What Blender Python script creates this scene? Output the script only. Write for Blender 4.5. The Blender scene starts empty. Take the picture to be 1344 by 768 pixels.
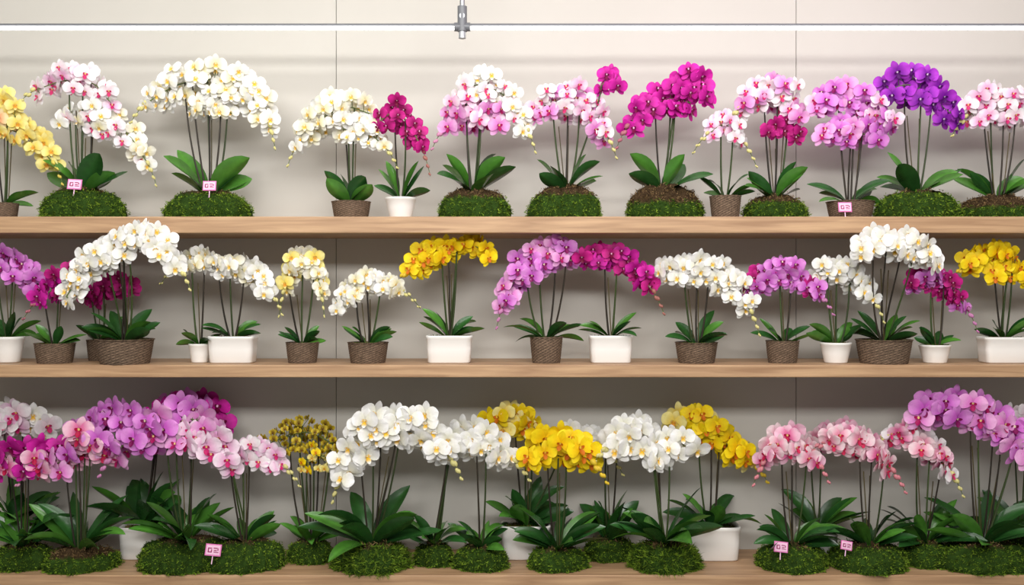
import bpy, math
import numpy as np
from mathutils import Vector

S = 300.0      # survey units per metre on the shelf front plane
CD = 4.5       # camera distance to shelf front plane
EYE = 1.6
WALL_Y = 0.46
SH = {1: 1.933, 2: 1.283, 3: 0.363}

def lin(c):
    c = np.array(c, float) / 255.0
    return np.where(c <= 0.04045, c / 12.92, ((c + 0.055) / 1.055) ** 2.4)

def W(u, v, y):
    k = (CD + y) / CD
    return np.array([(u - 672) / S * k, y, EYE + (384 - v) / S * k])

# ---------------------------------------------------------------- materials
def new_mat(name):
    m = bpy.data.materials.new(name); m.use_nodes = True
    nt = m.node_tree; b = nt.nodes['Principled BSDF']
    return m, nt, b

def attr_mat(name, rough=0.5, spec=0.5, noise=0.0, nscale=60, sss=0.0, bump=0.0, bscale=200, coat=0.0):
    m, nt, b = new_mat(name)
    a = nt.nodes.new('ShaderNodeAttribute'); a.attribute_name = 'Col'
    src = a.outputs['Color']
    tc = nt.nodes.new('ShaderNodeTexCoord')
    if noise > 0:
        n = nt.nodes.new('ShaderNodeTexNoise'); n.inputs['Scale'].default_value = nscale
        n.inputs['Detail'].default_value = 4
        nt.links.new(tc.outputs['Object'], n.inputs['Vector'])
        mr = nt.nodes.new('ShaderNodeMapRange')
        mr.inputs['From Min'].default_value = 0.3; mr.inputs['From Max'].default_value = 0.7
        mr.inputs['To Min'].default_value = 1 - noise; mr.inputs['To Max'].default_value = 1 + noise
        nt.links.new(n.outputs['Fac'], mr.inputs['Value'])
        vm = nt.nodes.new('ShaderNodeVectorMath'); vm.operation = 'SCALE'
        nt.links.new(src, vm.inputs[0]); nt.links.new(mr.outputs['Result'], vm.inputs['Scale'])
        src = vm.outputs['Vector']
    nt.links.new(src, b.inputs['Base Color'])
    b.inputs['Roughness'].default_value = rough
    b.inputs['Specular IOR Level'].default_value = spec
    b.inputs['Coat Weight'].default_value = coat
    if bump > 0:
        n2 = nt.nodes.new('ShaderNodeTexNoise'); n2.inputs['Scale'].default_value = bscale
        nt.links.new(tc.outputs['Object'], n2.inputs['Vector'])
        bp = nt.nodes.new('ShaderNodeBump'); bp.inputs['Strength'].default_value = bump
        bp.inputs['Distance'].default_value = 0.004
        nt.links.new(n2.outputs['Fac'], bp.inputs['Height'])
        nt.links.new(bp.outputs['Normal'], b.inputs['Normal'])
    if sss > 0:
        tr = nt.nodes.new('ShaderNodeBsdfTranslucent'); nt.links.new(src, tr.inputs['Color'])
        mx = nt.nodes.new('ShaderNodeMixShader'); mx.inputs['Fac'].default_value = sss
        nt.links.new(b.outputs['BSDF'], mx.inputs[1]); nt.links.new(tr.outputs['BSDF'], mx.inputs[2])
        out = nt.nodes['Material Output']; nt.links.new(mx.outputs['Shader'], out.inputs['Surface'])
    return m

M_PETAL = attr_mat('petal', 0.55, 0.25, 0.05, 90, sss=0.12)
M_LEAF = attr_mat('orchid_leaf', 0.27, 0.55, 0.18, 25)
M_STEM = attr_mat('flower_stem', 0.5, 0.4)
M_MOSS = attr_mat('moss', 0.9, 0.1, 0.35, 45)
M_BASK = attr_mat('woven_basket', 0.85, 0.15, 0.3, 120, bump=0.4)
M_CER = attr_mat('white_ceramic', 0.3, 0.5)
MATS = [M_PETAL, M_LEAF, M_STEM, M_MOSS, M_BASK, M_CER]
PETAL, LEAF, STEM, MOSS, BASK, CER = range(6)

# ---------------------------------------------------------------- mesh builder
def gridf(nu, nv, wrap=False):
    f = []
    jv = nv if wrap else nv - 1
    for i in range(nu - 1):
        for j in range(jv):
            j2 = (j + 1) % nv
            f.append((i * nv + j, i * nv + j2, (i + 1) * nv + j2, (i + 1) * nv + j))
    return np.array(f, dtype=np.int64)

class MB:
    def __init__(s): s.v = []; s.f = []; s.m = []; s.c = []; s.n = 0
    def add(s, v, f, mat, col):
        v = np.asarray(v, float); f = np.asarray(f)
        col = np.asarray(col, float)
        if col.ndim == 1: col = np.tile(col, (len(v), 1))
        s.v.append(v); s.f.append(f + s.n); s.m.append(np.full(len(f), mat)); s.c.append(col); s.n += len(v)
    def build(s, name, origin):
        v = np.concatenate(s.v) - origin; f = np.concatenate(s.f); m = np.concatenate(s.m); c = np.concatenate(s.c)
        me = bpy.data.meshes.new(name)
        me.vertices.add(len(v)); me.vertices.foreach_set('co', v.ravel().astype(np.float32))
        me.loops.add(len(f) * 4); me.loops.foreach_set('vertex_index', f.ravel().astype(np.int32))
        me.polygons.add(len(f)); me.polygons.foreach_set('loop_start', (np.arange(len(f)) * 4).astype(np.int32))
        for mt in MATS: me.materials.append(mt)
        me.polygons.foreach_set('material_index', m.astype(np.int32))
        me.polygons.foreach_set('use_smooth', np.ones(len(f), dtype=bool))
        ca = me.color_attributes.new('Col', 'FLOAT_COLOR', 'POINT')
        ca.data.foreach_set('color', np.hstack([np.clip(c, 0, 1), np.ones((len(c), 1))]).ravel().astype(np.float32))
        me.update(calc_edges=True); me.validate()
        o = bpy.data.objects.new(name, me); o.location = origin
        bpy.context.scene.collection.objects.link(o)
        return o

def norm(a): return a / (np.linalg.norm(a, axis=-1, keepdims=True) + 1e-9)

def tube(mb, pts, r, mat, col, ns=6):
    pts = np.asarray(pts, float); n = len(pts)
    t = norm(np.gradient(pts, axis=0))
    ref = np.array([0, 1.0, 0]); a = norm(np.cross(t, ref + 0.01)); b = np.cross(t, a)
    r = np.broadcast_to(r, (n,))
    th = np.linspace(0, 2 * math.pi, ns, endpoint=False)
    v = pts[:, None, :] + r[:, None, None] * (np.cos(th)[None, :, None] * a[:, None, :] + np.sin(th)[None, :, None] * b[:, None, :])
    mb.add(v.reshape(-1, 3), gridf(n, ns, True), mat, col)

def catmull(pts, n):
    pts = np.asarray(pts, float)
    P = np.vstack([2 * pts[0] - pts[1], pts, 2 * pts[-1] - pts[-2]])
    m = len(pts) - 1; out = []
    for u in np.linspace(0, m, n):
        i = min(int(u), m - 1); t = u - i
        p0, p1, p2, p3 = P[i], P[i + 1], P[i + 2], P[i + 3]
        out.append(0.5 * ((2 * p1) + (-p0 + p2) * t + (2 * p0 - 5 * p1 + 4 * p2 - p3) * t * t + (-p0 + 3 * p1 - 3 * p2 + p3) * t ** 3))
    return np.array(out)

# ---------------------------------------------------------------- orchid flower
def petal(ang, L, Wd, p, y0, curl, fold, nl, nw, rs, ruffle=0.03, yl=0.0):
    i = np.linspace(0, 1, nl + 1); t = 0.02 + 0.98 * (1 - (1 - i) ** 1.6)
    hw = Wd / 2 * np.maximum(np.sin(math.pi * np.clip(t, 0, 1) ** p), 0.0) ** 0.55
    hw[0] = Wd * 0.1; hw[-1] = Wd * 0.06
    s = np.linspace(-1, 1, nw)
    T, SS = np.meshgrid(t, s, indexing='ij')
    H = np.repeat(hw[:, None], nw, 1)
    r = L * T; x = SS * H
    y = y0 + curl * T ** 2 + fold * np.abs(SS) ** 1.5 * H + ruffle * np.sin(SS * 5 + rs.uniform(0, 6)) * T * np.abs(SS) + yl * T
    ca, sa = math.cos(ang), math.sin(ang)
    X = r * ca - x * sa; Z = r * sa + x * ca
    v = np.stack([X, y, Z], -1).reshape(-1, 3)
    return v, gridf(nl + 1, nw), T.ravel(), np.abs(SS).ravel()

def make_flower(seed):
    rs = np.random.RandomState(seed); V = []; F = []; T = []; K = []; n = 0
    def put(res, part):
        nonlocal n
        v, f, t, s = res
        V.append(v); F.append(f + n); T.append(t); K.append(np.full(len(v), part)); n += len(v)
    d = math.radians
    j = lambda a=6: d(rs.uniform(-a, a))
    for a in (90, 222, -42): put(petal(d(a) + j(), rs.uniform(.92, 1.02), .6, 1.0, 0.09, rs.uniform(-.05, .25), 0.15, 5, 4, rs), 1)
    for a in (14, 166): put(petal(d(a) + j(), rs.uniform(.97, 1.07), 1.1, 1.22, -0.05, rs.uniform(-.2, .15), rs.uniform(-.2, .2), 6, 6, rs, .06), 0)
    put(petal(d(-90) + j(4), .46, .36, .9, -0.12, -0.16, -0.4, 5, 5, rs, 0), 2)
    put(petal(d(28), .26, .25, .9, -0.1, -0.24, -0.3, 3, 3, rs, 0), 2)
    put(petal(d(152), .26, .25, .9, -0.1, -0.24, -0.3, 3, 3, rs, 0), 2)
    put(petal(d(90), .17, .2, .9, -0.17, -0.08, 0.5, 3, 3, rs, 0), 3)
    return np.concatenate(V), np.concatenate(F), np.concatenate(T), np.concatenate(K)
FL = [make_flower(100 + i) for i in range(9)]

PAL = {  # edge, inner, lip, column
 'white':  ((254, 253, 251), (240, 239, 222), (238, 188, 44), (252, 240, 190)),
 'cream':  ((253, 250, 236), (242, 234, 188), (230, 184, 60), (250, 240, 190)),
 'whitep': ((252, 247, 248), (246, 220, 230), (205, 50, 110), (250, 220, 120)),
 'yellow': ((255, 226, 26), (246, 200, 8), (205, 110, 15), (244, 214, 80)),
 'peach':  ((252, 232, 180), (242, 172, 120), (214, 80, 70), (240, 200, 80)),
 'lemon':  ((253, 240, 158), (248, 220, 96), (225, 150, 40), (240, 200, 80)),
 'magenta':((220, 40, 172), (176, 10, 130), (110, 0, 60), (245, 190, 225)),
 'cerise': ((206, 36, 140), (158, 10, 98), (110, 0, 50), (240, 180, 210)),
 'pink':   ((244, 180, 228), (228, 126, 206), (165, 15, 90), (250, 220, 150)),
 'orchid': ((232, 150, 226), (208, 94, 202), (125, 8, 84), (250, 230, 200)),
 'pale':   ((252, 230, 243), (240, 176, 216), (196, 30, 105), (250, 220, 140)),
 'rose':   ((250, 200, 220), (226, 100, 158), (180, 20, 70), (250, 225, 140)),
 'blush':  ((253, 226, 232), (238, 150, 180), (205, 40, 85), (250, 225, 140)),
 'purple': ((180, 58, 204), (126, 20, 160), (80, 0, 100), (240, 210, 240)),
 'olive':  ((216, 190, 50), (150, 120, 24), (100, 60, 10), (220, 190, 60)),
}
PAL = {k: [lin(c) for c in v] for k, v in PAL.items()}

def flower(mb, pos, face, size, pal, rs):
    v, f, t, k = FL[rs.randint(len(FL))]
    face = norm(np.array(face, float)); y = -face
    z = np.array([rs.normal(0, .15), 0, 1.0]); z = norm(z - z.dot(y) * y); x = np.cross(y, z)
    vv = (v * size / 2) @ np.stack([x, y, z]) + pos
    e, inn, lip, colm = PAL[pal]
    g = np.clip((t - .15) / .65, 0, 1)[:, None]
    g = g * g * (3 - 2 * g)
    c = inn * (1 - g) + e * g
    c = np.where((k == 1)[:, None], c * .86, c)  # sepals darkened: shade behind the petals painted into their colour
    c = c * rs.uniform(.88, 1.02)
    lg = np.clip((t - .45) / .4, 0, 1)[:, None]
    lc = lip * (1 - lg) + e * lg if pal in ('white', 'cream', 'lemon') else np.tile(lip, (len(t), 1))
    c = np.where((k == 2)[:, None], lc, c); c = np.where((k == 3)[:, None], colm, c)
    mb.add(vv, f, PETAL, c)

def ball(mb, pos, r, elong, axis, col, mat=STEM, nu=5, nv=6):
    ph = np.linspace(0.05, math.pi - .05, nu); th = np.linspace(0, 2 * math.pi, nv, endpoint=False)
    axis = norm(np.array(axis, float)); a = norm(np.cross(axis, [0.1, 1, .2])); b = np.cross(axis, a)
    v = [pos + r * (math.sin(p) * (math.cos(q) * a + math.sin(q) * b) + elong * math.cos(p) * axis) for p in ph for q in th]
    mb.add(np.array(v), gridf(nu, nv, True), mat, col)

C_STEM = lin((58, 74, 34)); C_STEMD = lin((50, 42, 32)); C_RACH = lin((92, 110, 52))

def leaf(mb, base, az, L, Wd, e0, e1, rs, ymax=WALL_Y - .02, zmin=-9):
    n = 11; t = np.linspace(0, 1, n)
    el = np.radians(e0 + (e1 - e0) * t ** 1.2)
    step = L / (n - 1)
    d = np.stack([np.cos(el) * math.cos(az), np.cos(el) * math.sin(az), np.sin(el)], -1)
    pts = base + np.vstack([[0, 0, 0], np.cumsum(d[:-1] * step, 0)])
    side = np.array([-math.sin(az), math.cos(az), 0.0])
    tw = rs.choice([-1, 1]) * rs.uniform(.35, 1.05) * t ** .5
    nrm = norm(np.cross(side[None], d)) * -1
    side2 = norm(side[None] * np.cos(tw)[:, None] + nrm * np.sin(tw)[:, None])
    nrm2 = np.cross(d, side2); nrm2 = nrm2 * np.sign(nrm2[:, 2:3] + 1e-6)
    hw = Wd / 2 * (np.sin(math.pi * np.clip(.06 + .94 * t, 0, 1) ** 1.05) ** .72); hw[0] = Wd * .2; hw[-1] = Wd * .02
    s = np.array([-1, -.55, 0, .55, 1.0])
    v = pts[:, None] + side2[:, None] * (s[None, :, None] * hw[:, None, None]) + nrm2[:, None] * (np.abs(s)[None, :, None] * hw[:, None, None] * .28)
    v = v.reshape(-1, 3); v[:, 1] = np.minimum(v[:, 1], ymax); v[:, 2] = np.maximum(v[:, 2], zmin)
    base_c = lin((66, 116, 40)) if rs.rand() < .45 else lin((36, 78, 32))
    base_c = base_c * rs.uniform(.7, 1.2)
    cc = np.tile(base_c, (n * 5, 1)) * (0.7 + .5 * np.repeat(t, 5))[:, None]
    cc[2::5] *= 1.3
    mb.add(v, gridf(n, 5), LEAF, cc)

def lathe(mb, c, prof, ns, mat, col, sq=0, wob=None, sy=1.0):
    th = np.linspace(0, 2 * math.pi, ns, endpoint=False); V = []
    for i, (r, z) in enumerate(prof):
        rr = np.full(ns, r)
        if sq: rr = r / (np.abs(np.cos(th)) ** sq + np.abs(np.sin(th)) ** sq) ** (1 / sq)
        if wob is not None: rr = rr + wob(i, th)
        V.append(np.stack([c[0] + rr * np.cos(th), c[1] + rr * np.sin(th) * sy, np.full(ns, c[2] + z)], -1))
    col = np.asarray(col, float)
    mb.add(np.concatenate(V), gridf(len(prof), ns, True), mat, col)

def blades(mb, pts, nrm, L, w, cols, rs):
    n = len(pts)
    d = norm(nrm + rs.normal(0, .6, (n, 3)) + np.array([0, 0, .1]))
    s = norm(np.cross(d, rs.normal(0, 1, (n, 3))))
    L = L * rs.uniform(.5, 1.3, (n, 1)); b = pts - nrm * .003
    bend = np.array([0, 0, -1.0]) * L * .25
    v = np.stack([b - s * w, b + s * w, b + d * L + bend + s * w * .25, b + d * L + bend - s * w * .25], 1).reshape(-1, 3)
    f = np.arange(n * 4).reshape(n, 4)
    mb.add(v, f, MOSS, np.repeat(cols, 4, 0))

G1, G2, G3 = lin((80, 112, 30)), lin((142, 168, 54)), lin((42, 64, 20))
B1, B2, B3 = lin((104, 82, 54)), lin((138, 114, 80)), lin((60, 46, 30))

def mound(mb, c, rx, ry, h, rs, coir=0.0, dens=1.0, bl=.010):
    nu, nv = 16, 60
    ph = np.linspace(0.02, 1, nu); th = np.linspace(0, 2 * math.pi, nv, endpoint=False)
    sd = rs.uniform(0, 6, 8)
    def surf(p, q):
        a = p * math.pi / 2 * 1.12
        bump = 1 + .05 * np.sin(3 * q + sd[0]) + .04 * np.sin(7 * q + sd[1]) + .035 * np.sin(13 * q + 9 * p + sd[2]) + .025 * np.sin(23 * q - 12 * p + sd[5])
        z = np.clip(np.cos(a) + .05, 0, 2) ** .75 * h
        return np.stack([c[0] + rx * np.sin(a) ** .85 * bump * np.cos(q), c[1] + ry * np.sin(a) ** .85 * bump * np.sin(q), c[2] + z * (1 + .07 * np.sin(5 * q + sd[3]) + .07 * np.sin(11 * q + 15 * p + sd[6]))], -1)
    P, Q = np.meshgrid(ph, th, indexing='ij')
    v = surf(P, Q).reshape(-1, 3); v[:, 2] = np.maximum(v[:, 2], c[2] + .001)
    zz = (v[:, 2] - c[2]) / h
    isb = (zz > 1 - coir)[:, None]
    mb.add(v, gridf(nu, nv, True), MOSS, np.where(isb, B3, G3))
    n = int(4600 * dens * (rx / .17))
    p = np.sqrt(rs.uniform(0.01, 1, n)); q = rs.uniform(0, 2 * math.pi, n)
    pt = surf(p, q); nr = norm((pt - c) / np.array([rx * rx, ry * ry, h * h]))
    pt[:, 2] = np.maximum(pt[:, 2], c[2] + .004)
    nr[:, 2] = np.maximum(nr[:, 2], 0.05)
    zz = (pt[:, 2] - c[2]) / h
    clump = (.5 + .5 * np.sin(q * 15 + p * 17 + sd[4]) * np.sin(q * 8 - p * 26 + sd[7]))
    pt = pt + nr * (clump ** 2 * .014)[:, None]
    u = rs.rand(n, 1); cl = clump[:, None]
    g = G3 * (1 - cl) + (G1 * (1 - u) + G2 * u) * cl * 1.1; g = np.where(rs.rand(n, 1) < .12, G1, g)
    b = B1 * (1 - u) + B2 * u; b = np.where(rs.rand(n, 1) < .25, B3, b)
    isb = (zz > (1 - coir) + rs.normal(0, .06, n))[:, None]
    blades(mb, pt, nr, bl, .0021, np.where(isb, b, g), rs)

def pot(mb, c, kind, w, h, rs):
    """returns z of the growing surface"""
    r = w / 2
    if kind in ('moss', 'coir', 'mossy', 'grass'):
        ry = min(r * .85, .15)
        mound(mb, c, r, ry, h, rs, coir={'moss': 0.0, 'coir': .5, 'mossy': .25, 'grass': 0}[kind], bl=.024 if kind == 'grass' else .010)
        return c[2] + h * .9
    if kind == 'basket':
        nr, ns = 19, 72
        zs = np.linspace(0, h, nr)
        prof = [(r * (.84 + .16 * (z / h) ** .8), z) for z in zs]
        prof += [(r * 1.03, h * 1.0), (r * 1.03, h * 1.04), (r * .9, h * 1.03), (r * .86, h * .88), (.003, h * .9)]
        cols = []
        for i in range(len(prof)):
            for k in range(ns):
                a = .5 + .5 * math.sin(k * math.pi / 2 + (i % 2) * math.pi)
                cols.append((lin((136, 114, 94)) * a + lin((62, 50, 42)) * (1 - a)) * rs.uniform(.75, 1.2))
        sy = min(1, .14 / r)
        lathe(mb, c, prof, ns, BASK, np.array(cols), wob=lambda i, th: (.0026 * np.sin(th * 18 + i * math.pi) if i < nr + 2 else 0 * th), sy=sy)
    else:
        sq = 7 if kind == 'box' else 0
        ta = .92 if kind == 'box' else .74
        prof = [(.003, .001), (r * ta * .96, .001), (r * ta, .006), (r * (ta + (1 - ta) * .5), h * .5), (r * .985, h * .88), (r * 1.0, h * .89), (r * 1.01, h * .97), (r * 1.0, h), (r * .93, h), (r * .9, h * .85), (.003, h * .86)]
        col = np.repeat(np.array([lin((240, 237, 232))] * 9 + [lin((70, 56, 40))] * 2), 48, 0)
        lathe(mb, c, prof, 48, CER, col, sq=sq, sy=.62 if (kind == 'box' and r > .09) else 1)
    n = int(500 * r / .09)
    q = rs.uniform(0, 6.28, n); rr = r * .85 * np.sqrt(rs.rand(n))
    sy2 = .6 if kind == 'box' and r > .09 else (min(1, .14 / r) if kind == 'basket' else 1)
    pt = np.stack([c[0] + rr * np.cos(q), c[1] + rr * np.sin(q) * sy2, np.full(n, c[2] + h * .95)], -1)
    u = rs.rand(n, 1)
    blades(mb, pt, np.tile([0, 0, 1.0], (n, 1)), .014, .002, np.where(u > .5, G1, B1), rs)
    return c[2] + h * .93

COUNT = [0]
FS = {1: 1.13, 2: 1.12, 3: 1.26}; FN = {1: .72, 2: .76, 3: .62}; LW = {1: 1.15, 2: 1.1, 3: 1.0}
SPR = {1: .88, 2: .85, 3: .85}; DROP = {1: 8, 2: 2, 3: 6}
def orchid(name, u, row, y, pk, clusters, leaves=(6, 60, 22, 62, 5)):
    COUNT[0] += 1
    rs = np.random.RandomState(1000 + COUNT[0] * 7)
    mb = MB(); k = (CD + y) / CD
    kind, w, h = pk
    if row == 3 and kind in ('moss', 'mossy', 'grass'): h *= .8
    c = np.array([W(u, 0, y)[0], y, SH[row]])
    top = pot(mb, c, kind, w / S * k, h / S * k, rs)
    crown = np.array([c[0], c[1], top])
    n, L, Wd, e0, e1 = leaves
    if row == 3 and y < .2: e0 *= .95; L *= 1.05
    for i in range(n):
        az = (0 if i % 2 == 0 else math.pi) + rs.uniform(-.95, .95) * (1.0 if n < 9 else 1.45)
        l = L / S * k * rs.uniform(.75, 1.12); fr = i / max(1, n - 1)
        ee0 = e0 * (.5 + .62 * fr) + rs.uniform(-8, 8); ee1 = e1 + rs.uniform(-28, 22) + 25 * fr
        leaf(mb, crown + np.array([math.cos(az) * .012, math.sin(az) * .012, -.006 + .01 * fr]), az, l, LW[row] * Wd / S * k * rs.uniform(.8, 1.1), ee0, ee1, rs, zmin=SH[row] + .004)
    for cl in clusters:
        pts, nf, spread, size, pal, ns = cl[:6]
        ends = cl[6] if len(cl) > 6 else 'e'
        yo = cl[7] if len(cl) > 7 else -.03
        if size > 14: size = size * FS[row]; nf = max(3, int(round(nf * FN[row]))); spread *= SPR[row]
        yy = y + yo; kk = (CD + yy) / CD
        P = np.array([W(a, b + DROP[row], yy) for a, b in pts])
        if len(P) > 2: P[0, 1] -= .01; P[-1, 1] -= .02
        path = catmull(P, 40)
        sp = spread / S; sz = size / S * kk
        tube(mb, path, .0026, STEM, C_RACH, 5)
        for q in range(ns):
            off = (q - (ns - 1) / 2)
            tx = c[0] + off * (17 if row < 3 else 15) / S
            lo, hi = (2, 37) if len(P) > 2 else (0, 39)
            i = lo + int(np.argmin(np.abs(path[lo:hi, 0] - tx)))
            i = int(np.clip(i + rs.randint(-1, 2), 0, 39))
            tp = path[i]; b0 = crown + np.array([off * .010 + rs.uniform(-.004, .004), rs.uniform(-.02, .02), -.02])
            tt = np.linspace(0, 1, 16)[:, None]
            dx = tp[0] - b0[0]
            m1 = b0 + np.array([dx * .5 + off * .012 + rs.uniform(-.012, .012), -.01, (tp[2] - b0[2]) * .4]); m2 = np.array([b0[0] + dx * .95, tp[1], b0[2] + (tp[2] - b0[2]) * .8])
            cu = (1 - tt) ** 3 * b0 + 3 * (1 - tt) ** 2 * tt * m1 + 3 * (1 - tt) * tt ** 2 * m2 + tt ** 3 * tp
            tube(mb, cu, np.linspace(.0048, .0032, 16), STEM, (C_STEM if rs.rand() < .55 else C_STEMD) * rs.uniform(.6, 1.05), 6)
            if rs.rand() < .5:   # bamboo support cane
                cane = b0 + np.array([.008, .006, 0]); ct = cane.copy(); ct[2] = b0[2] + (tp[2] - b0[2]) * .75; ct[0] += dx * .6
                tube(mb, np.array([cane, (cane + ct) / 2, ct]), .0026, STEM, lin((84, 74, 40)), 5)
        cx = path[:, 0].mean(); hx = max(.05, (path[:, 0].max() - path[:, 0].min()) / 2)
        placed = []
        for q in range(nf):
            best = None; bd = -1
            for _ in range(24):
                t = rs.rand(); i = int(t * 39); p = path[i]
                wd = sp * (.6 + .4 * math.sin(math.pi * t))
                cand = p + np.array([rs.uniform(-.4, .4) * wd, rs.uniform(-1, 1) * max(wd, .03) * 1.0, rs.uniform(-1, 1) * wd])
                cand[1] = min(cand[1], WALL_Y - .05)
                d = min([np.linalg.norm((cand - z) * [1, .3, 1]) for z, _ in placed], default=9)
                if d > bd: bd = d; best = (cand, p)
            placed.append(best)
        for p, a in placed:
            fx = (p[0] - cx) / hx
            face = np.array([fx * .5 + rs.normal(0, .28), -1 + max(0, rs.normal(0, .2)), -.05 + rs.normal(0, .22)])
            if p[1] > yy + sp * .7 and rs.rand() < .35: face[1] = abs(face[1]) * .5; face[0] *= 2.5
            flower(mb, p, face, sz * rs.uniform(.88, 1.12), pal if isinstance(pal, str) else pal[rs.randint(len(pal))], rs)
            bk = p - norm(face) * .012
            tube(mb, np.array([a, (a + bk) / 2 + [0, .004, .006], bk]), .0016, STEM, C_RACH, 4)
        for e, sgn in (('s', 0), ('e', 1)):
            if e in ends or 'b' in ends:
                a, b = (path[0], path[3]) if sgn == 0 else (path[-1], path[-4])
                d = norm(a - b); p = a.copy(); L2 = []
                for q in range(7):
                    d = norm(d + [0, 0, -.12]); p = p + d * .019; L2.append(p.copy())
                    r = .0085 * (1 - q * .1) * (sz / .075)
                    ball(mb, p + np.array([0, -.004, (-1) ** q * .007]), r, 1.35, d, lin((206, 198, 130)) if 'white' in str(pal) or 'cream' in str(pal) else (PAL[pal if isinstance(pal, str) else pal[0]][1] * .6 + lin((150, 150, 70)) * .4))
                tube(mb, np.array([a] + L2), .0016, STEM, C_RACH, 4)
    return mb.build(name, c)

# ================================================================= PLANTS
TL = (6, 62, 26, 62, 8)     # upper shelf leaves
ML = (7, 48, 17, 55, -5)
BL = (15, 74, 22, 62, -5)
# --- upper shelf
orchid('yellow_orchid', 6, 1, .17, ('basket', 34, 20), [([(-30, 128), (0, 132), (28, 150)], 22, 20, 24, ['peach', 'lemon', 'lemon'], 2, 'n'), ([(10, 160), (45, 178), (70, 204)], 22, 20, 22, 'lemon', 1)], (5, 42, 14, 40, -10))
orchid('white_pink_orchid', 108, 1, .17, ('moss', 104, 36), [([(50, 110), (85, 98), (122, 102), (146, 126)], 34, 20, 23, ['pale', 'whitep', 'whitep'], 3, 's'), ([(84, 146), (125, 148), (165, 166), (194, 204)], 44, 20, 22, ['white', 'cream', 'whitep'], 2)], TL)
orchid('white_orchid', 275, 1, .17, ('moss', 110, 33), [([(196, 126), (232, 104), (270, 97), (306, 102), (338, 122), (354, 154)], 76, 25, 25, ['white', 'white', 'cream'], 5, 'b'), ([(248, 136), (280, 130), (306, 142)], 22, 15, 23, ['cream', 'white'], 1, 'n')], (7, 72, 26, 55, 5))
orchid('white_orchid', 461, 1, .17, ('basket', 50, 22), [([(394, 178), (414, 154), (452, 133), (486, 142)], 46, 22, 23, ['white', 'cream'], 2, 's'), ([(450, 162), (480, 164), (504, 184)], 22, 18, 22, ['cream', 'white'], 1)], (6, 50, 20, 68, 25))
orchid('magenta_orchid', 526, 1, .12, ('round', 40, 27), [([(498, 152), (518, 140), (538, 158), (554, 188)], 22, 18, 22, 'cerise', 2)], (6, 50, 17, 72, 35))
orchid('pink_white_orchid', 621, 1, .17, ('mossy', 90, 36), [([(586, 158), (605, 142), (640, 140), (656, 150)], 28, 22, 25, ['pink', 'pale'], 2, 's'), ([(602, 110), (632, 104), (664, 120), (690, 160)], 38, 19, 23, ['whitep', 'white', 'white'], 2)], (7, 58, 24, 68, 20))
orchid('pale_pink_orchid', 743, 1, .17, ('mossy', 92, 40), [([(704, 136), (735, 124), (768, 134), (794, 168)], 52, 24, 23, ['pale', 'pale', 'pink', 'whitep'], 3), ([(788, 106), (800, 94), (812, 104)], 9, 10, 22, 'magenta', 1, 'n')], (7, 56, 20, 60, 15))
orchid('magenta_orchid', 870, 1, .17, ('coir', 96, 40), [([(826, 156), (848, 134), (880, 122), (905, 128)], 32, 19, 26, 'magenta', 2, 's'), ([(884, 108), (905, 97), (930, 120)], 20, 16, 26, 'magenta', 2, 'n')], (5, 66, 26, 66, 15))
orchid('pale_pink_orchid', 952, 1, .12, ('basket', 40, 28), [([(932, 166), (952, 156), (974, 180)], 20, 17, 20, ['pale', 'whitep'], 2, 'b')], (6, 42, 12, 55, 5))
orchid('pink_magenta_orchid', 1017, 1, .17, ('mossy', 80, 28), [([(974, 132), (1005, 114), (1032, 118), (1048, 144)], 38, 22, 25, ['pale', 'pink', 'whitep'], 3, 's'), ([(1006, 166), (1030, 158), (1048, 172)], 14, 10, 22, 'cerise', 1, 'n')], (7, 54, 18, 62, 15))
orchid('pink_orchid', 1116, 1, .17, ('basket', 60, 22), [([(1070, 134), (1100, 118), (1140, 134), (1168, 156)], 38, 17, 26, ['pink', 'pale', 'orchid'], 3, 'n'), ([(1078, 174), (1110, 166), (1150, 172)], 26, 18, 25, ['pink', 'orchid'], 1, 'n')], (7, 56, 12, 45, -5))
orchid('purple_orchid', 1203, 1, .17, ('moss', 104, 34), [([(1166, 110), (1196, 104), (1230, 126), (1256, 152)], 34, 23, 28, 'purple', 3, 'n')], (8, 62, 22, 50, 5))
orchid('white_pink_orchid', 1308, 1, .17, ('coir', 96, 28), [([(1270, 144), (1300, 128), (1340, 136), (1390, 162)], 58, 24, 24, ['pale', 'whitep', 'whitep'], 4, 'b')], (7, 58, 22, 62, 15))
orchid('magenta_orchid', 1420, 1, .17, ('moss', 96, 34), [([(1385, 130), (1420, 110), (1460, 150)], 34, 20, 25, 'magenta', 3)], TL)
orchid('white_orchid', -90, 1, .17, ('moss', 96, 34), [([(-140, 150), (-90, 110), (-50, 140)], 40, 20, 25, 'white', 3)], TL)
# --- middle shelf
orchid('pink_orchid', 10, 2, .17, ('round', 42, 34), [([(-30, 350), (0, 342), (30, 352), (50, 374)], 34, 18, 25, 'orchid', 2, 'n')], (7, 44, 13, 55, 0))
orchid('magenta_orchid', 72, 2, .14, ('basket', 50, 25), [([(56, 388), (78, 372), (98, 352)], 20, 16, 22, ['magenta', 'cerise'], 2, 's')], (6, 36, 12, 50, 5))
orchid('cerise_orchid', 132, 2, .31, ('basket', 34, 26), [([(112, 392), (142, 376), (176, 372)], 20, 14, 22, 'cerise', 2, 'n')], (5, 40, 13, 55, 5))
orchid('white_orchid', 164, 2, .10, ('basket', 72, 31), [([(88, 388), (112, 350), (140, 330), (168, 328)], 40, 18, 27, 'white', 2, 'n', -.12), ([(160, 312), (190, 308), (214, 322), (236, 346)], 34, 15, 27, 'white', 3, 'e', -.13)], (9, 60, 18, 52, 0))
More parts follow.
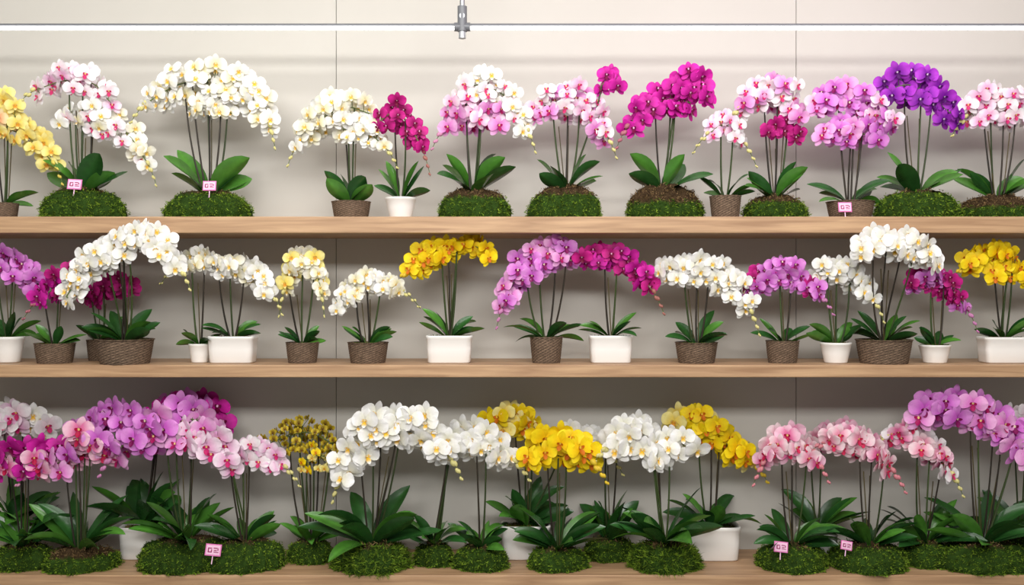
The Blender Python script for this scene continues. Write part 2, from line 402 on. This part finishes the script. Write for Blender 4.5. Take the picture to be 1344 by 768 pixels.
orchid('white_orchid', 262, 2, .15, ('round', 28, 25), [([(240, 346), (262, 338), (286, 346)], 18, 12, 21, ['white', 'cream'], 2, 's')], (6, 34, 12, 45, 0))
orchid('white_orchid', 306, 2, .15, ('box', 60, 35), [([(284, 350), (310, 350), (336, 360), (356, 380)], 36, 15, 23, ['white', 'cream'], 3)], (7, 38, 12, 50, -5))
orchid('cream_orchid', 397, 2, .15, ('basket', 42, 26), [([(374, 378), (384, 348), (400, 338), (414, 350), (422, 378)], 50, 16, 21, ['cream', 'cream', 'lemon'], 3, 'b')], (7, 38, 11, 50, 0))
orchid('white_orchid', 483, 2, .15, ('basket', 52, 26), [([(446, 398), (464, 378), (490, 368), (524, 378)], 42, 14, 21, ['white', 'cream'], 3)], (7, 38, 12, 50, 0))
orchid('yellow_orchid', 590, 2, .15, ('box', 60, 36), [([(540, 350), (566, 334), (592, 328)], 26, 15, 26, 'yellow', 2, 's'), ([(596, 324), (620, 320), (642, 334)], 14, 10, 24, 'yellow', 2, 'n')], (8, 48, 14, 55, 5))
orchid('pink_orchid', 717, 2, .15, ('basket', 42, 33), [([(662, 394), (676, 366), (700, 342), (730, 330), (748, 340)], 56, 20, 25, ['orchid', 'pink'], 4, 's')], (8, 52, 11, 45, -12))
orchid('magenta_orchid', 801, 2, .15, ('box', 56, 36), [([(766, 338), (796, 334), (826, 346), (854, 378)], 40, 15, 23, ['cerise', 'magenta'], 2)], (7, 44, 11, 50, -5))
orchid('white_orchid', 914, 2, .15, ('basket', 54, 26), [([(868, 354), (900, 352), (935, 358), (964, 376), (982, 404)], 58, 20, 24, 'white', 3)], (7, 50, 16, 55, 5))
orchid('pink_orchid', 1027, 2, .15, ('basket', 42, 28), [([(984, 380), (1005, 362), (1036, 358), (1070, 382)], 44, 17, 23, ['orchid', 'cerise', 'orchid'], 2)], (6, 38, 12, 50, 5))
orchid('white_orchid', 1097, 2, .13, ('round', 40, 27), [([(1076, 354), (1100, 354), (1124, 364), (1142, 388)], 34, 16, 22, 'white', 3)], (7, 42, 13, 52, 0))
orchid('white_orchid', 1160, 2, .12, ('basket', 70, 30), [([(1128, 326), (1150, 318), (1175, 315), (1200, 325), (1228, 342)], 48, 18, 27, 'white', 4, 'n', -.12)], (9, 52, 15, 52, 0))
orchid('magenta_orchid', 1227, 2, .13, ('round', 40, 24), [([(1194, 372), (1220, 364), (1246, 376), (1264, 400)], 36, 15, 22, ['orchid', 'cerise'], 2)], (6, 34, 11, 50, 5))
orchid('yellow_orchid', 1317, 2, .15, ('box', 60, 34), [([(1268, 346), (1296, 334), (1330, 334)], 24, 13, 24, 'yellow', 3, 's'), ([(1300, 358), (1330, 356), (1365, 366)], 16, 11, 24, 'yellow', 1, 'n')], (7, 40, 12, 50, 5))
orchid('white_orchid', 1425, 2, .15, ('basket', 54, 26), [([(1380, 350), (1420, 335), (1470, 370)], 40, 18, 25, 'white', 3)], ML)
orchid('white_orchid', -80, 2, .15, ('basket', 54, 26), [([(-130, 360), (-80, 340), (-40, 370)], 40, 18, 25, 'white', 3)], ML)
# --- lower shelf, back row
orchid('white_pink_orchid', 20, 3, .30, ('round', 60, 44), [([(-30, 562), (0, 546), (35, 548), (66, 556)], 38, 20, 26, ['whitep', 'white', 'pale'], 3, 'n')], BL)
orchid('pink_orchid', 190, 3, .31, ('box', 60, 42), [([(205, 545), (235, 530), (270, 532), (300, 548)], 30, 18, 27, ['orchid', 'magenta'], 3, 'n', 0)], (13, 84, 30, 75, 20))
orchid('yellow_dwarf_orchid', 408, 3, .25, ('moss', 58, 32), [([(346, 578), (376, 568), (404, 562), (444, 578)], 62, 22, 11.5, 'olive', 5, 'b', 0), ([(400, 598), (420, 592), (442, 602)], 20, 20, 12.5, ['yellow', 'lemon'], 2, 'n')], (10, 54, 14, 55, 0))
orchid('yellow_orchid', 690, 3, .31, ('box', 64, 44), [([(644, 552), (672, 545), (704, 558)], 26, 16, 26, ['yellow', 'yellow', 'lemon'], 3, 'n'), ([(740, 564), (770, 570), (796, 588)], 24, 15, 22, 'white', 1, 'e')], (12, 66, 22, 62, 5))
orchid('yellow_orchid', 932, 3, .30, ('box', 74, 44), [([(884, 548), (912, 550), (944, 570), (984, 598)], 58, 19, 26, ['yellow', 'yellow', 'yellow', 'lemon'], 3)], (12, 62, 18, 52, -5))
orchid('pink_orchid', 1072, 3, .31, ('box', 46, 36), [([(1062, 584), (1090, 566), (1124, 562)], 26, 14, 22, ['rose', 'blush'], 2, 'n', 0)], (11, 66, 18, 62, 5))
orchid('white_orchid', 800, 3, .30, ('moss', 66, 30), [([(770, 572), (800, 574), (824, 584)], 12, 12, 22, 'white', 2, 'n')], (12, 66, 26, 78, 30))
orchid('white_pink_orchid', 1340, 3, .31, ('moss', 80, 34), [([(1310, 552), (1340, 544), (1380, 558)], 20, 16, 24, 'whitep', 3, 'n')], BL)
# --- lower shelf, front row
orchid('magenta_orchid', 30, 3, .15, ('moss', 76, 34), [([(-20, 604), (10, 596), (40, 596), (78, 588)], 34, 22, 28, ['magenta', 'magenta', 'rose'], 3, 'n')], BL)
orchid('pink_orchid', 106, 3, .14, ('mossy', 92, 30), [([(54, 608), (84, 598), (112, 572), (146, 586)], 34, 20, 29, ['pink', 'orchid', 'rose'], 3, 's'), ([(92, 568), (125, 550), (160, 540), (196, 548)], 26, 14, 29, 'orchid', 2, 'n', 0)], (16, 76, 19, 58, -5))
orchid('purple_pink_orchid', 244, 3, .15, ('moss', 124, 44), [([(152, 588), (176, 568), (205, 560), (225, 542), (262, 545)], 48, 24, 30, ['orchid', 'orchid', 'pink'], 4, 's')], (14, 76, 24, 62, 0))
orchid('pale_pink_orchid', 322, 3, .15, ('moss', 96, 42), [([(238, 566), (265, 570), (298, 590), (308, 608)], 42, 22, 29, ['pale', 'pink', 'pale'], 3, 'n', -.06), ([(318, 584), (345, 590), (372, 604)], 22, 14, 22, ['whitep', 'pale'], 2, 'b')], (12, 60, 18, 52, -5))
orchid('white_orchid', 488, 3, .14, ('grass', 96, 38), [([(448, 618), (468, 580), (500, 556), (535, 560)], 46, 27, 29, 'white', 3, 's'), ([(520, 554), (556, 560), (588, 590)], 36, 27, 29, 'white', 3, 'e')], (17, 84, 26, 60, -8))
orchid('white_orchid', 570, 3, .19, ('moss', 50, 34), [([(586, 580), (612, 568), (644, 580), (672, 596)], 36, 22, 27, 'white', 3)], (12, 54, 15, 58, -5))
orchid('white_orchid', 632, 3, .14, ('moss', 70, 34), [([(600, 588), (625, 580), (652, 590)], 10, 12, 24, 'white', 2, 'n')], (13, 52, 14, 60, 0))
orchid('yellow_orchid', 731, 3, .14, ('moss', 76, 30), [([(696, 598), (716, 582), (748, 582), (774, 598)], 38, 24, 29, 'yellow', 3, 'e')], (16, 72, 20, 60, -5))
orchid('white_orchid', 872, 3, .14, ('grass', 88, 38), [([(806, 576), (832, 568), (862, 586)], 32, 24, 29, 'white', 2, 's'), ([(856, 596), (884, 578), (914, 582)], 26, 18, 27, 'white', 2, 'n')], (17, 80, 23, 60, -5))
orchid('pink_orchid', 1040, 3, .14, ('moss', 88, 36), [([(1004, 598), (1022, 580), (1050, 580), (1066, 594)], 34, 17, 25, ['rose', 'blush'], 3, 'b')], (13, 62, 17, 58, -5))
orchid('pink_orchid', 1140, 3, .14, ('moss', 100, 36), [([(1086, 574), (1112, 572), (1142, 586), (1166, 608)], 44, 17, 24, ['rose', 'blush', 'blush'], 3, 'b')], (15, 68, 18, 58, -5))
orchid('pink_white_orchid', 1214, 3, .19, ('moss', 66, 36), [([(1168, 566), (1196, 568), (1222, 586), (1244, 612)], 40, 16, 23, ['blush', 'rose', 'whitep'], 3, 'b')], (14, 70, 18, 60, -5))
orchid('purple_pink_orchid', 1290, 3, .14, ('moss', 118, 38), [([(1208, 542), (1238, 528), (1275, 536), (1308, 554), (1344, 590)], 66, 20, 29, ['orchid', 'orchid', 'pink'], 4, 'n'), ([(1330, 560), (1360, 570), (1400, 600)], 20, 18, 28, 'orchid', 2, 'n')], (17, 80, 20, 58, -5))

# ================================================================= TAGS
def simple_mat(name, col, rough=.5, em=0, metal=0):
    m, nt, b = new_mat(name); b.inputs['Base Color'].default_value = (*lin(col), 1); b.inputs['Roughness'].default_value = rough
    b.inputs['Metallic'].default_value = metal
    if em: b.inputs['Emission Color'].default_value = (*lin(col), 1); b.inputs['Emission Strength'].default_value = em
    return m
M_PINK = simple_mat('tag_pink', (222, 120, 180)); M_WHT = simple_mat('tag_paper', (242, 196, 222)); M_MAG = simple_mat('tag_ink', (150, 20, 90))

def boxes(name, lst, loc, rot=(0, 0, 0), bevel=0.0):
    V = []; F = []; mi = []; mats = []
    for (cx, cy, cz, sx, sy, sz, m) in lst:
        if m not in mats: mats.append(m)
        n = len(V)
        for a in (-.5, .5):
            for b in (-.5, .5):
                for c in (-.5, .5): V.append((cx + a * sx, cy + b * sy, cz + c * sz))
        for q in ((0, 1, 3, 2), (4, 6, 7, 5), (0, 4, 5, 1), (2, 3, 7, 6), (0, 2, 6, 4), (1, 5, 7, 3)):
            F.append([n + i for i in q]); mi.append(mats.index(m))
    me = bpy.data.meshes.new(name); me.from_pydata(V, [], F)
    for m in mats: me.materials.append(m)
    me.polygons.foreach_set('material_index', mi); me.update()
    o = bpy.data.objects.new(name, me); o.location = loc; o.rotation_euler = rot
    bpy.context.scene.collection.objects.link(o)
    if bevel:
        md = o.modifiers.new('bevel', 'BEVEL'); md.width = bevel; md.segments = 2
    return o

def tag(u, v, y, r=0.0, s=1.0):
    p = W(u, v, y); w, h = .062 * s, .046 * s
    L = [(0, 0, 0, w, .003, h, M_PINK), (0, -.002, 0, w * .86, .002, h * .8, M_WHT)]
    for (a, b, c, d) in ((-.2, .14, .24, .08), (-.2, -.18, .24, .08), (-.3, -.02, .07, .36), (-.1, -.08, .06, .24), (.14, .16, .24, .08), (.14, -.04, .18, .08), (.2, -.18, .3, .06), (.3, .06, .06, .2)):
        L.append((a * w, -.0035, b * h, c * w, .0015, d * h, M_MAG))
    L.append((0, .004, -h * .6, .004, .002, h * 1.2, M_WHT))
    boxes('price_tag', L, p, (math.radians(-12), r, math.radians(r * 30)))
tag(98, 242, .06, .05); tag(275, 244, .05, 0, .95); tag(1109, 272, .05, 0, .95)
tag(280, 722, .0, .1, 1.1); tag(1025, 718, .0, 0.12, 1.0); tag(1111, 716, .02, 0.2, .85)

# ================================================================= SHELVES
mw, nt, b = new_mat('oak_wood')
tc = nt.nodes.new('ShaderNodeTexCoord'); mp = nt.nodes.new('ShaderNodeMapping'); mp.inputs['Scale'].default_value = (1.2, 14, 22)
n1 = nt.nodes.new('ShaderNodeTexNoise'); n1.inputs['Scale'].default_value = 2.2; n1.inputs['Detail'].default_value = 8; n1.inputs['Distortion'].default_value = .6
cr = nt.nodes.new('ShaderNodeValToRGB'); cr.color_ramp.elements[0].position = .3; cr.color_ramp.elements[1].position = .72
cr.color_ramp.elements[0].color = (*lin((156, 120, 88)), 1); cr.color_ramp.elements[1].color = (*lin((198, 162, 124)), 1)
nt.links.new(tc.outputs['Object'], mp.inputs['Vector']); nt.links.new(mp.outputs['Vector'], n1.inputs['Vector'])
nt.links.new(n1.outputs['Fac'], cr.inputs['Fac']); nt.links.new(cr.outputs['Color'], b.inputs['Base Color']); b.inputs['Roughness'].default_value = .5
bp = nt.nodes.new('ShaderNodeBump'); bp.inputs['Strength'].default_value = .15; bp.inputs['Distance'].default_value = .002
nt.links.new(n1.outputs['Fac'], bp.inputs['Height']); nt.links.new(bp.outputs['Normal'], b.inputs['Normal'])
for row, th in ((1, .072), (2, .054), (3, .07)):
    boxes('wooden_shelf', [(0, 0, 0, 6.4, WALL_Y, th, mw)], (0, WALL_Y / 2, SH[row] - th / 2 - .0005), bevel=.004)

# ================================================================= ROOM
ml, nt, b = new_mat('painted_wall_panel')
tc = nt.nodes.new('ShaderNodeTexCoord'); n1 = nt.nodes.new('ShaderNodeTexNoise'); n1.inputs['Scale'].default_value = 1.5
mx = nt.nodes.new('ShaderNodeMixRGB'); mx.inputs[1].default_value = (*lin((194, 190, 181)), 1); mx.inputs[2].default_value = (*lin((202, 198, 190)), 1)
nt.links.new(tc.outputs['Object'], n1.inputs['Vector']); nt.links.new(n1.outputs['Fac'], mx.inputs[0]); nt.links.new(mx.outputs[0], b.inputs['Base Color']); b.inputs['Roughness'].default_value = .6
mg = simple_mat('panel_gap', (170, 166, 156), .8)
CEIL = 3.5
sx = [-5.27, -3.06, -.848, 1.37, 3.58, 5.8]
L = [(.26, .05, CEIL / 2, 11.1, .06, CEIL, mg)]
for a, c in zip(sx[:-1], sx[1:]): L.append(((a + c) / 2, .01, CEIL / 2, c - a - .003, .02, CEIL, ml))
boxes('wall_back', L, (0, WALL_Y, 0))
mf = simple_mat('floor_tile', (150, 146, 140), .4); mc = simple_mat('ceiling_paint', (226, 224, 220), .8)
boxes('floor', [(0, 0, 0, 11, 7.6, .05, mf)], (0, -3.3, -.025))
boxes('ceiling', [(0, 0, 0, 11, 7.6, .05, mc)], (0, -3.3, CEIL + .025))

# LED tube and hanging clamp
ME = simple_mat('led_tube_glow', (255, 253, 250), .4, em=6); MG = simple_mat('brushed_steel', (150, 152, 155), .35, metal=.7); MP = simple_mat('grey_plastic', (104, 106, 110), .4)
MATS2 = [ME, MG, MP]
def cyl_obj(name, parts):
    V = []; F = []; mi = []
    for p0, p1, r, m in parts:
        p0 = Vector(p0); p1 = Vector(p1); d = (p1 - p0).normalized(); a = d.orthogonal().normalized(); bb = d.cross(a); n = len(V); N = 20
        for p in (p0, p1):
            for i in range(N):
                t = 2 * math.pi * i / N; V.append(p + a * math.cos(t) * r + bb * math.sin(t) * r)
        for i in range(N): F.append([n + i, n + (i + 1) % N, n + N + (i + 1) % N, n + N + i]); mi.append(m)
        F.append([n + i for i in range(N)][::-1]); mi.append(m); F.append([n + N + i for i in range(N)]); mi.append(m)
    me = bpy.data.meshes.new(name); me.from_pydata([tuple(v) for v in V], [], F)
    for m in MATS2: me.materials.append(m)
    me.polygons.foreach_set('material_index', mi); me.update()
    o = bpy.data.objects.new(name, me); bpy.context.scene.collection.objects.link(o); return o
zl = W(0, 37, .02)[2]; xc = W(607, 0, .02)[0]
cyl_obj('led_tube_light', [((-3.6, .02, zl), (3.6, .02, zl), .0085, 0), ((-3.6, .02, zl + .0145), (3.6, .02, zl + .0145), .006, 2)])
cyl_obj('hanging_light_bracket', [((xc, .0, CEIL), (xc, .0, zl + .06), .011, 1), ((xc, 0, zl + .09), (xc, 0, zl - .02), .021, 2), ((xc, 0, zl - .02), (xc, 0, zl - .05), .016, 1),
   ((xc - .035, 0.0, zl), (xc + .035, 0.0, zl), .019, 2), ((xc, -.02, zl + .045), (xc, .03, zl + .045), .012, 1)])

# ================================================================= LIGHTS
def area(name, loc, target, sx, sy, e, col):
    l = bpy.data.lights.new(name, 'AREA'); l.shape = 'RECTANGLE'; l.size = sx; l.size_y = sy; l.energy = e; l.color = col
    o = bpy.data.objects.new(name, l); o.location = loc
    o.rotation_euler = (Vector(target) - Vector(loc)).to_track_quat('-Z', 'Y').to_euler()
    bpy.context.scene.collection.objects.link(o)
area('ceiling_light_panel', (0, -1.6, 3.4), (0, .3, 1.4), 6, .6, 92, (1, .985, .965))
area('ceiling_light_front', (0, -4.6, 3.3), (0, .3, .7), 4.5, .5, 165, (1, .99, .975))
area('grow_light', (1.3, -.5, 3.35), (1.2, .3, 1.93), 2.5, .2, 3, (1, .5, .95))
w = bpy.data.worlds.new('World'); bpy.context.scene.world = w; w.use_nodes = True
w.node_tree.nodes['Background'].inputs[0].default_value = (1, .99, .975, 1); w.node_tree.nodes['Background'].inputs[1].default_value = .3

cam = bpy.data.cameras.new('camera'); co = bpy.data.objects.new('camera', cam); bpy.context.scene.collection.objects.link(co)
co.location = (0, -CD, EYE); co.rotation_euler = (math.pi / 2, 0, 0); cam.lens = 36 * CD / (1344 / S); cam.sensor_width = 36
bpy.context.scene.camera = co
bpy.context.scene.view_settings.view_transform = 'Standard'
